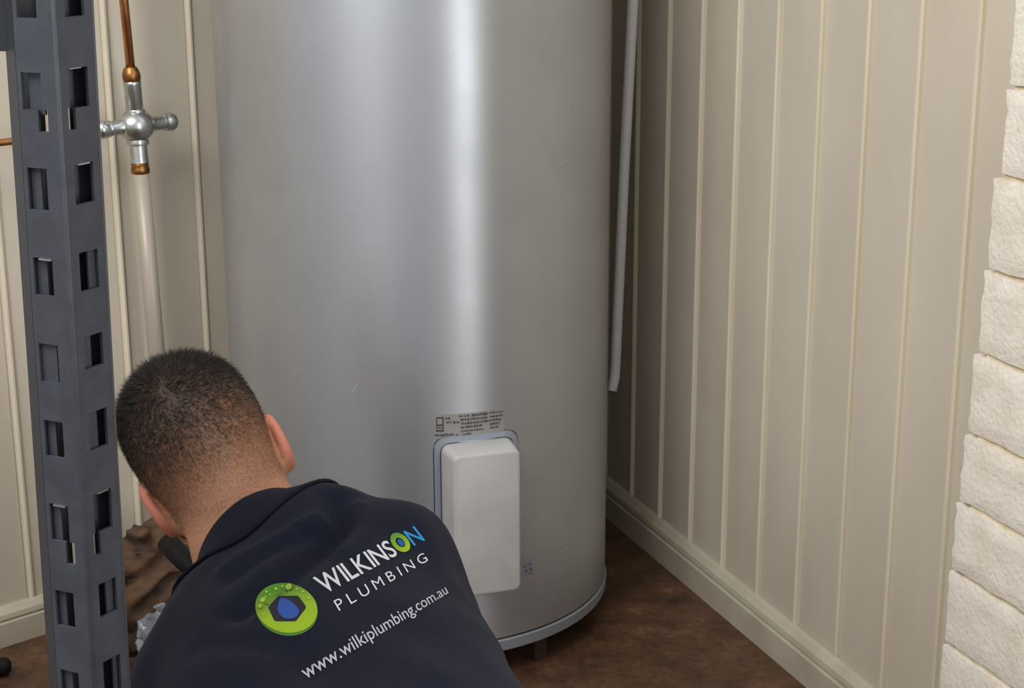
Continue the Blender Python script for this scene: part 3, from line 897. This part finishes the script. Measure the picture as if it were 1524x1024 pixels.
length = .0022 + .0035 * sstep(q[:, 2], -.08, -.01) + .0085 * sstep(q[:, 2] + .25 * (q[:, 1] + .05), .005, .06)
length *= rng.uniform(.7, 1.2, NS)
dirn = nrm_ * .42 + flow * (.75 - .45 * near)[:, None] + rng.normal(0, .22, (NS, 3)); dirn /= np.linalg.norm(dirn, axis=1)[:, None]
side = np.cross(dirn, rng.normal(0, 1, (NS, 3))); side /= np.linalg.norm(side, axis=1)[:, None]
wd = (rng.uniform(.00014, .00030, NS) * (.55 + .45 * sstep(q[:, 2], -.07, .01)))[:, None]
mid = root + dirn * (length * .55)[:, None]
tip_ = root + (dirn + flow * .25) * length[:, None] * .98
root = root - nrm_ * .0006
hv = np.stack([root - side * wd, root + side * wd, mid + side * wd * .8, mid - side * wd * .8, tip_], 1).reshape(-1, 3)
k5 = np.arange(NS)[:, None] * 5
hf = np.concatenate([k5 + [0, 1, 2], k5 + [0, 2, 3], k5 + [3, 2, 4]])
hair = np_mesh('hair', hv, hf, M['hair'], person, False)
props(hair, kind='stuff')
att = hair.data.attributes.new('light', 'FLOAT', 'POINT'); att.data.foreach_set('value', np.repeat((1 - sstep(q[:, 2] - .25 * q[:, 0], -.10, .02)) * rng.uniform(.6, 1.1, NS), 5).astype(np.float32))  # strands paler low down, and on the right where light is painted in
for sg in (1, -1):
    c_ = hp(.033 * sg, .086, -.047)
    mb = MB(); mb.spin(c_ - HF * .011, HF, [(0, .001), (.003, .008), (.007, .0105), (.011, .0112), (.015, .0105), (.019, .008), (.0205, .0055)], 20)
    eye = mb.build('eye', M['eye_white'], person, True)
    mb = MB(); mb.spin(c_ + HF * .009, HF, [(0, .0056), (.0012, .0045), (.0018, .001)], 16); mb.build('iris', M['iris'], eye, True)

# shirt
def shirt_body(p):
    t = ellipsoid(p, C_UP, TX, (.175, .145, .098))
    t = smin(t, ellipsoid(p, C_MID, TX, (.168, .185, .104)), .05)
    t = smin(t, ellipsoid(p, C_HIP, TX, (.165, .135, .112)), .05)
    t = smin(t, cone(p, at(485, 800, 1.83), RSH, .060, .058), .035)
    t = smin(t, cone(p, RSH, RELB, .060, .054), .03)
    t = smin(t, cone(p, at(418, 992, 1.78), LSH, .056, .060), .035)
    t = smin(t, cone(p, LSH, LELB, .060, .056), .03)
    t = smin(t, cone(p, NECK1 + unit(NECK2 - NECK1) * .012, NECK2, .072, .09), .03)
    return t

def folds(p):
    q = (p - C_UP) @ TX.T
    f1 = np.sin(q[:, 0] * 30 + q[:, 1] * 34 + 1.6 * np.sin(q[:, 1] * 17)) * .0016
    f2 = np.sin(q[:, 0] * 55 - q[:, 1] * 22 + 2.0 * np.sin(q[:, 0] * 14 + 1)) * .0010
    # drag lines from the collar over the right shoulder blade
    w = np.exp(-((q[:, 1] + .085) / .045) ** 2)
    f3 = np.sin((q[:, 1] * .85 + q[:, 0] * .35) * 150) * .0030 * w
    calm = 1 - .75 * np.exp(-(((q[:, 0] - .02) / .12) ** 2 + ((q[:, 1] - .03) / .08) ** 2))
    def near_line(pts):
        best = np.full(len(p), 9.0)
        for a, b in zip(pts[:-1], pts[1:]):
            a, b = np.array(a), np.array(b); ba = b - a; w_ = q[:, :2] - a
            h = np.clip((w_ @ ba) / (ba @ ba), 0, 1)
            best = np.minimum(best, np.linalg.norm(w_ - h[:, None] * ba, axis=1))
        return best
    top = q[:, 2] > 0
    def g(pts, w): return np.exp(-(near_line(pts) / w) ** 2) * top
    f4 = .015 * g([(.075, -.045), (.050, -.005), (.013, .018), (-.045, .042), (-.11, .05)], .017)
    f4 -= .008 * g([(.085, -.02), (.06, .02), (.02, .045)], .014)
    f4 -= .007 * g([(-.075, -.035), (-.03, -.03), (.04, -.025)], .010)
    f4 += .005 * g([(-.085, -.005), (-.04, -.008), (.01, -.012)], .009)
    f4 += .004 * g([(.16, .02), (.13, .10), (.12, .2)], .014)
    f4 += .004 * g([(-.16, .05), (-.12, .14), (-.13, .24)], .014)
    return (f1 + f2) * calm + f3 * .4 + f4

NA = unit(NECK1 - NECK2)
def shirt_sdf(p):
    d = shirt_body(p) + folds(p)
    # neck opening, cuffs and hem cut cleanly
    d = np.maximum(d, ((p - (NECK1 + NA * .012)) @ NA))
    w = cone(p, NECK1 - NA * .03, NECK1 + NA * .1, .062, .066)
    d = np.maximum(d, -w)
    for e, s in ((RELB, RSH), (LELB, LSH)):
        ax = unit(e - s); dd = (p - (e - ax * .02)) @ ax
        near_ = np.linalg.norm(p - e, axis=1) < .13
        d = np.where(near_ & (dd > -.1), np.maximum(d, np.where(np.abs((p - e) @ SE) < 9, dd, -1)), d) if False else d
    hem = (p - (C_HIP + SS * .09)) @ SS
    return np.maximum(d, hem)

lo_s = np.minimum.reduce([LELB - .09, RELB - .09, C_HIP - .2, C_UP - .2]); hi_s = np.maximum.reduce([RSH + .12, RELB + .1, C_UP + .22, NECK1 + .1])
lo_s[2] = max(lo_s[2], .05)
SV, SF = implicit_mesh(shirt_sdf, lo_s, hi_s, .0042)
SV = relax(SV, SF, 2, .5)
shirt = np_mesh('shirt', SV, SF, M['navy'], person)
shirt_bvh = BVHTree.FromPolygons([tuple(v) for v in SV], [tuple(int(i) for i in f) for f in SF])

# collar: stand and folded fall round the neck
CC = NECK1.copy(); CAx = NA
cx_ = unit(SE - CAx * (SE @ CAx)); cy_ = np.cross(CAx, cx_)          # cy_: towards the nape or the throat
if cy_ @ SN < 0: cy_ = -cy_
def collar_ring(prof, a):
    r, h = prof
    back = .5 + .5 * sin(a)                                           # 1 at the nape
    return CC + cx_ * (r * cos(a)) + cy_ * (r * 1.02 * sin(a)) + CAx * (h + .006 * back)
prof = [(.064, -.030), (.0655, .0), (.067, .012), (.0705, .0165), (.075, .014), (.082, .002), (.092, -.016), (.1, -.030), (.0985, -.032), (.09, -.020), (.078, -.004), (.072, .004), (.069, -.006), (.067, -.03)]
angs = np.radians(np.linspace(-70, 250, 72))
vs = [collar_ring((r + (.002 * sin(5 * a + r * 90) if r > .075 else 0), h), a) for a in angs for r, h in prof]
n = len(prof)
fs = [(i * n + k, i * n + (k + 1) % n, (i + 1) * n + (k + 1) % n, (i + 1) * n + k) for i in range(len(angs) - 1) for k in range(n)]
fs += [tuple(range(n)), tuple((len(angs) - 1) * n + k for k in range(n))[::-1]]
for i in range(len(angs)):
    for k, w_ in ((5, .35), (6, .75), (7, 1), (8, 1), (9, .8), (10, .4)):
        j = i * n + k; hit = shirt_bvh.find_nearest(Vector(vs[j]))
        tgt = np.array(hit[0]) + np.array(hit[1]) * (.0045 if k < 8 else .0015)
        vs[j] = vs[j] * (1 - w_) + tgt * w_
collar = mesh('collar', vs, fs, M['navy_dark'], shirt, True)
bm = bmesh.new(); bm.from_mesh(collar.data); bmesh.ops.recalc_face_normals(bm, faces=bm.faces); bm.to_mesh(collar.data); bm.free()

# trousers and boots
def trousers_sdf(p):
    t = ellipsoid(p, C_HIP + SS * .03 - UP * .01, TX, (.158, .125, .108))
    t = np.maximum(t, (p - (C_HIP - SS * .07)) @ -SS)
    for a, b, ra, rb in ((HIPR, KNR, .088, .068), (KNR, ANR, .066, .052), (HIPL, KNL, .088, .068), (KNL, ANL, .066, .052)):
        t = smin(t, cone(p, a, b, ra, rb), .03)
    return np.maximum(t, .002 - p[:, 2])
tl = np.minimum.reduce([ANL, ANR, KNL, C_HIP]) - .14; th_ = np.maximum.reduce([KNR, KNL, ANR, C_HIP]) + .15; tl[2] = -.01
TV, TF = implicit_mesh(trousers_sdf, tl, th_, .007)
np_mesh('trousers', relax(TV, TF, 1), TF, M['trousers'], person)
for an, sg in ((ANR, 1), (ANL, -1)):
    toe = an - hdir * .17; toe[2] = .035
    heel = an - hdir * .03 + UP * .045
    def boot_sdf(p):
        d = smin(cone(p, an + hdir * .05, an - hdir * .04, .054, .050), cone(p, an - hdir * .02, toe, .047, .034), .03)
        d = smin(d, cone(p, an - hdir * .03, heel, .046, .04), .02)
        return np.maximum(d, .0015 - p[:, 2])
    b0 = np.minimum(an, toe) - .09; b0[2] = -.01
    BV, BF = implicit_mesh(boot_sdf, b0, np.maximum(an, toe) + .1, .006)
    bt = np_mesh('boot', relax(BV, BF, 1), BF, M['boot'], person)

# ---- printing on the back of the shirt
def stick(pxy, lift):
    d = unit(ray(pxy[0], pxy[1]))
    hit = shirt_bvh.ray_cast(Vector(EYE), Vector(d))
    if hit[0] is None: return None
    return np.array(hit[0]) + np.array(hit[1]) * lift * (1 if np.array(hit[1]) @ d < 0 else -1)

def text_mesh(body, bold, spacing):
    cu = bpy.data.curves.new('txt', 'FONT'); cu.body = body; cu.offset = bold; cu.space_character = spacing; cu.resolution_u = 4
    o = bpy.data.objects.new('txt', cu); COL.objects.link(o)
    dg = bpy.context.evaluated_depsgraph_get()
    me = bpy.data.meshes.new_from_object(o.evaluated_get(dg))
    v = np.array([tuple(q.co) for q in me.vertices]); f = [tuple(p.vertices) for p in me.polygons]
    bpy.data.objects.remove(o); bpy.data.curves.remove(cu); bpy.data.meshes.remove(me)
    return v, f

def print_word(name, glyphs, p_left, p_right, up_l, up_r, ref_h, shrink=0.0, lift=.0009):
    """glyphs: [(v, f, material)] laid in one line; mapped between two ends of a baseline on the cloth"""
    x0 = min(v[:, 0].min() for v, f, m_ in glyphs); x1 = max(v[:, 0].max() for v, f, m_ in glyphs)
    verts, faces, fm, mats = [], [], [], []
    for v, f, m_ in glyphs:
        if m_ not in mats: mats.append(m_)
        k = len(verts)
        for x, y, _ in v:
            t = (x - x0) / (x1 - x0); t = t * (1 + shrink) / (1 + shrink * t)
            up = np.array(up_l) * (1 - t) + np.array(up_r) * t
            pt = np.array(p_left) * (1 - t) + np.array(p_right) * t + up * (y / ref_h)
            w = stick(pt, lift)
            verts.append(w if w is not None else C_UP)
        faces += [tuple(i + k for i in q) for q in f]; fm += [mats.index(m_)] * len(f)
    return mesh(name, verts, faces, mats, shirt, False, fm)

def lay_out(body, bold, gap, colors, special=None):
    out = []; x = 0
    for i, ch in enumerate(body):
        v, f = text_mesh(ch, bold, 1)
        w0, w1 = v[:, 0].min(), v[:, 0].max()
        if special and i in special:
            special[i].append((x, x + (w1 - w0) * 1.0)); x += (w1 - w0) + gap; continue
        v = v.copy(); v[:, 0] += x - w0; out.append((v, f, colors(i))); x += (w1 - w0) + gap
    return out

CAPH = .73
ring_slot = {7: []}
gl = lay_out('WILKINSON', .010, .085, lambda i: M['cyan_print'] if i == 8 else M['white_print'], ring_slot)
WL, WR, WUL, WUR = (484, 885), (632, 804.5), (-19.5, -25), (-17, -22)
word_x = (min(v[:, 0].min() for v, f, m_ in gl), max(v[:, 0].max() for v, f, m_ in gl))
print_word('lettering', gl, WL, WR, WUL, WUR, CAPH, .10)
gl = lay_out('PLUMBING', -.006, .36, lambda i: M['white_print'])
print_word('lettering', gl, (505, 910.5), (637, 835.5), (-9.5, -16), (-8, -13), CAPH, .10)
v_, f_ = text_mesh('www.wilkiplumbing.com.au', .004, 1.0)
print_word('lettering', [(v_, f_, M['grey_print'])], (455.5, 1012.5), (667, 883.5), (-11.5, -20), (-8, -13.5), CAPH, .28)

def flat_shape(name, rings, mat_, to_px, lift, parent=shirt, shade=None):
    """rings: list of equally long loops from outside in (2D), the last may be a single point"""
    verts, faces, sh = [], [], []
    for r in rings:
        for q in r:
            verts.append(stick(to_px(q), lift)); sh.append(shade(q) if shade else 0)
    n = len(rings[0]); base = 0
    for i in range(len(rings) - 1):
        nxt = base + len(rings[i])
        if len(rings[i + 1]) == 1:
            faces += [(base + k, base + (k + 1) % n, nxt) for k in range(n)]
        else:
            faces += [(base + k, base + (k + 1) % n, nxt + (k + 1) % n, nxt + k) for k in range(n)]
        base = nxt
    verts = [C_UP if v is None else v for v in verts]
    o = mesh(name, verts, faces, mat_, parent)
    if shade:
        a = o.data.attributes.new('shade', 'FLOAT', 'POINT'); a.data.foreach_set('value', np.array(sh, np.float32))
    return o

N_ = 48
crop = lambda q: (360 + q[0] / 8.536, 840 + q[1] / 8.536)
def ell(cx, cy, rx, ry, rot_=0):
    out = []
    for k in range(N_):
        a = 2 * pi * k / N_; x, y = rx * cos(a), ry * sin(a)
        out.append((cx + x * cos(rot_) - y * sin(rot_), cy + x * sin(rot_) + y * cos(rot_)))
    return out
def poly_ring(pts):
    """resample a polygon at the angles of ell()"""
    c = np.mean(pts, 0); out = []
    P_ = [np.array(p) for p in pts]
    for k in range(N_):
        a = 2 * pi * k / N_; d = np.array([cos(a), sin(a)]); best = None
        for i in range(len(P_)):
            A2, B2 = P_[i] - c, P_[(i + 1) % len(P_)] - c
            Mx = np.array([d, A2 - B2]).T
            if abs(np.linalg.det(Mx)) < 1e-9: continue
            t, u_ = np.linalg.solve(Mx, A2)
            if t > 0 and -1e-6 <= u_ <= 1 + 1e-6 and (best is None or t > best): best = t
        out.append(tuple(c + d * best))
    return out
def lerp_rings(a, b, n): return [[(p[0] * (1 - i / n) + q[0] * i / n, p[1] * (1 - i / n) + q[1] * i / n) for p, q in zip(a, b)] for i in range(n + 1)]
hexa = [(825, 555), (690, 735), (420, 735), (335, 555), (470, 412), (718, 408)]
outer = ell(566, 560, 400, 312, radians(14)); hex_r = poly_ring(hexa)
flat_shape('emblem_edge', lerp_rings(ell(572, 590, 395, 318, radians(12)), ell(572, 590, 250, 180, radians(12)), 3), M['green_dark'], crop, .0006)
flat_shape('emblem_ring', lerp_rings(outer, hex_r, 5), M['logo_green'], crop, .0010, shade=lambda q: float(np.clip((q[0] * .35 + q[1] - 480) / 330, 0, 1)))
c6 = tuple(np.mean(hexa, 0))
flat_shape('emblem_hexagon', lerp_rings(hex_r, [c6] * N_, 2), M['navy_print'], crop, .0011)
drop = [(478, 470), (500, 438), (560, 448), (640, 490), (712, 560), (735, 610), (715, 665), (660, 700), (590, 706), (530, 690), (480, 640), (455, 580)]
dr = poly_ring(drop); cd = tuple(np.mean(drop, 0))
flat_shape('emblem_drop', lerp_rings(dr, [cd] * N_, 2), M['blue_print'], crop, .0014)
bub = [(605, 305, 45), (430, 325, 20), (515, 300, 15), (710, 335, 14), (305, 360, 17), (355, 402, 15), (267, 470, 37), (245, 553, 27), (300, 428, 14), (855, 450, 18), (290, 655, 13), (780, 365, 13)]
for bx_, by_, br_ in bub:
    flat_shape('emblem_bubble', lerp_rings(ell(bx_, by_, br_, br_ * .9), [(bx_, by_)] * N_, 1), M['green_bubble'], crop, .0022)
# the small ring standing for the O of the first line
sx0, sx1 = ring_slot[7][0]
def ring_px(q):
    x = sx0 + (sx1 - sx0) * (q[0] * .5 + .5); y = CAPH * (.5 + .56 * q[1])
    t = (x - word_x[0]) / (word_x[1] - word_x[0]); t = t * 1.1 / (1 + .1 * t)
    up = np.array(WUL) * (1 - t) + np.array(WUR) * t
    return np.array(WL) * (1 - t) + np.array(WR) * t + up * (y / CAPH)
flat_shape('emblem_ring', lerp_rings(ell(0, 0, 1.08, 1.05), ell(0, 0, .5, .52), 3), M['logo_green'], ring_px, .0010, shade=lambda q: float(np.clip(.5 - q[1] * .6, 0, 1)))
flat_shape('emblem_drop', lerp_rings(ell(.02, -.05, .36, .40), [(0, 0)] * N_, 1), M['blue_print'], ring_px, .0012)

# ------------------------------------------------------------------ clutter on the floor behind the plumber's head
def lump(name, c, r, amp, freq, mat_, seed, h=.006, parent=None, axes=np.eye(3)):
    c = np.asarray(c, float)
    def f(p):
        q = p - c
        d = ellipsoid(p, c, axes, r)
        n_ = np.abs(np.sin(q[:, 0] * freq + seed + 1.3 * np.sin(q[:, 1] * freq * .8))) + np.abs(np.sin(q[:, 1] * freq * 1.1 + 1.7 * np.sin(q[:, 2] * freq * .9 + seed))) + np.abs(np.sin(q[:, 2] * freq * 1.2 + 1.1 * np.sin(q[:, 0] * freq + 2)))
        return np.maximum(d + amp * (n_ - 1.6), .001 - p[:, 2])
    rm = np.array([max(r[:2]), max(r[:2]), r[2]]); lo_ = c - rm - amp * 2 - .02; lo_[2] = -.01
    v, f_2 = implicit_mesh(f, lo_, c + rm + amp * 2 + .02, h)
    return np_mesh(name, v, f_2, mat_, parent, False)

sk = on_left(222, 845, .145); sk[2] = .07
props(lump('paper_sack', sk, (.11, .046, .12), .013, 62, M['sack'], 1.2, .0055, None, np.stack([LW, LN, UP])), 'crumpled brown paper sack heaped against the left wall skirting', 'sack')
def on_floor(x, y): return on_plane(x, y, UP, 0)
fm_ = on_left(236, 905, .245); fm_[2] = .05
props(lump('plastic_bag', fm_, (.045, .016, .052), .007, 85, M['film'], 2.2, .003, None, np.stack([LW, LN, UP])), 'crumpled clear plastic bag standing in front of the brown sack', 'bag')
mb = MB(); L_ = float(np.linalg.norm(TIP - GRIP)); TB = GRIP - TAX * .075
torch = empty('torch', tuple(GRIP), 'black torch held in the man\'s fist, its end showing below his ear', 'torch')
mb.spin(TB, TAX, [(0, .008), (.002, .0105), (.03, .011), (L_ * .8 + .075, .011), (L_ * .82 + .075, .0105)], 20)
sharp(mb.build('torch_body', M['black'], torch, True), 40)
mb = MB(); mb.spin(TB, TAX, [(L_ * .81 + .075, .0105), (L_ * .86 + .075, .0135), (L_ + .073, .014), (L_ + .075, .0125)], 20)
sharp(mb.build('torch_head', M['black'], torch, True), 40)
mb = MB(); mb.spin(TB, TAX, [(L_ + .0745, .0115), (L_ + .0756, .0105)], 20); mb.build('lens', M['chrome'], torch)
# dark rubber foot poking in at the bottom left
r = ray(2, 994); P = EYE + r * ((.012 - EYE[2]) / r[2])
rb = empty('rubber_mallet', (P[0] - .02, P[1], 0), 'dark rounded tool end lying on the floor at the bottom left corner', 'tool')
dv = unit([-1, -.2, 0])
mb = MB(); mb.spin(P + UP * .002 - dv * .014, dv, [(0, .006), (.003, .011), (.008, .0135), (.06, .0135), (.066, .011), (.068, .006)], 24)
sharp(mb.build('mallet_head', M['black'], rb, True), 40)
mb = MB(); mb.tube([P + dv * .02 + UP * 0.0, P + dv * .02 + np.array([-.02, -.22, -.002])], .0085, 14)
mb.build('handle', M['timber'], rb, True)
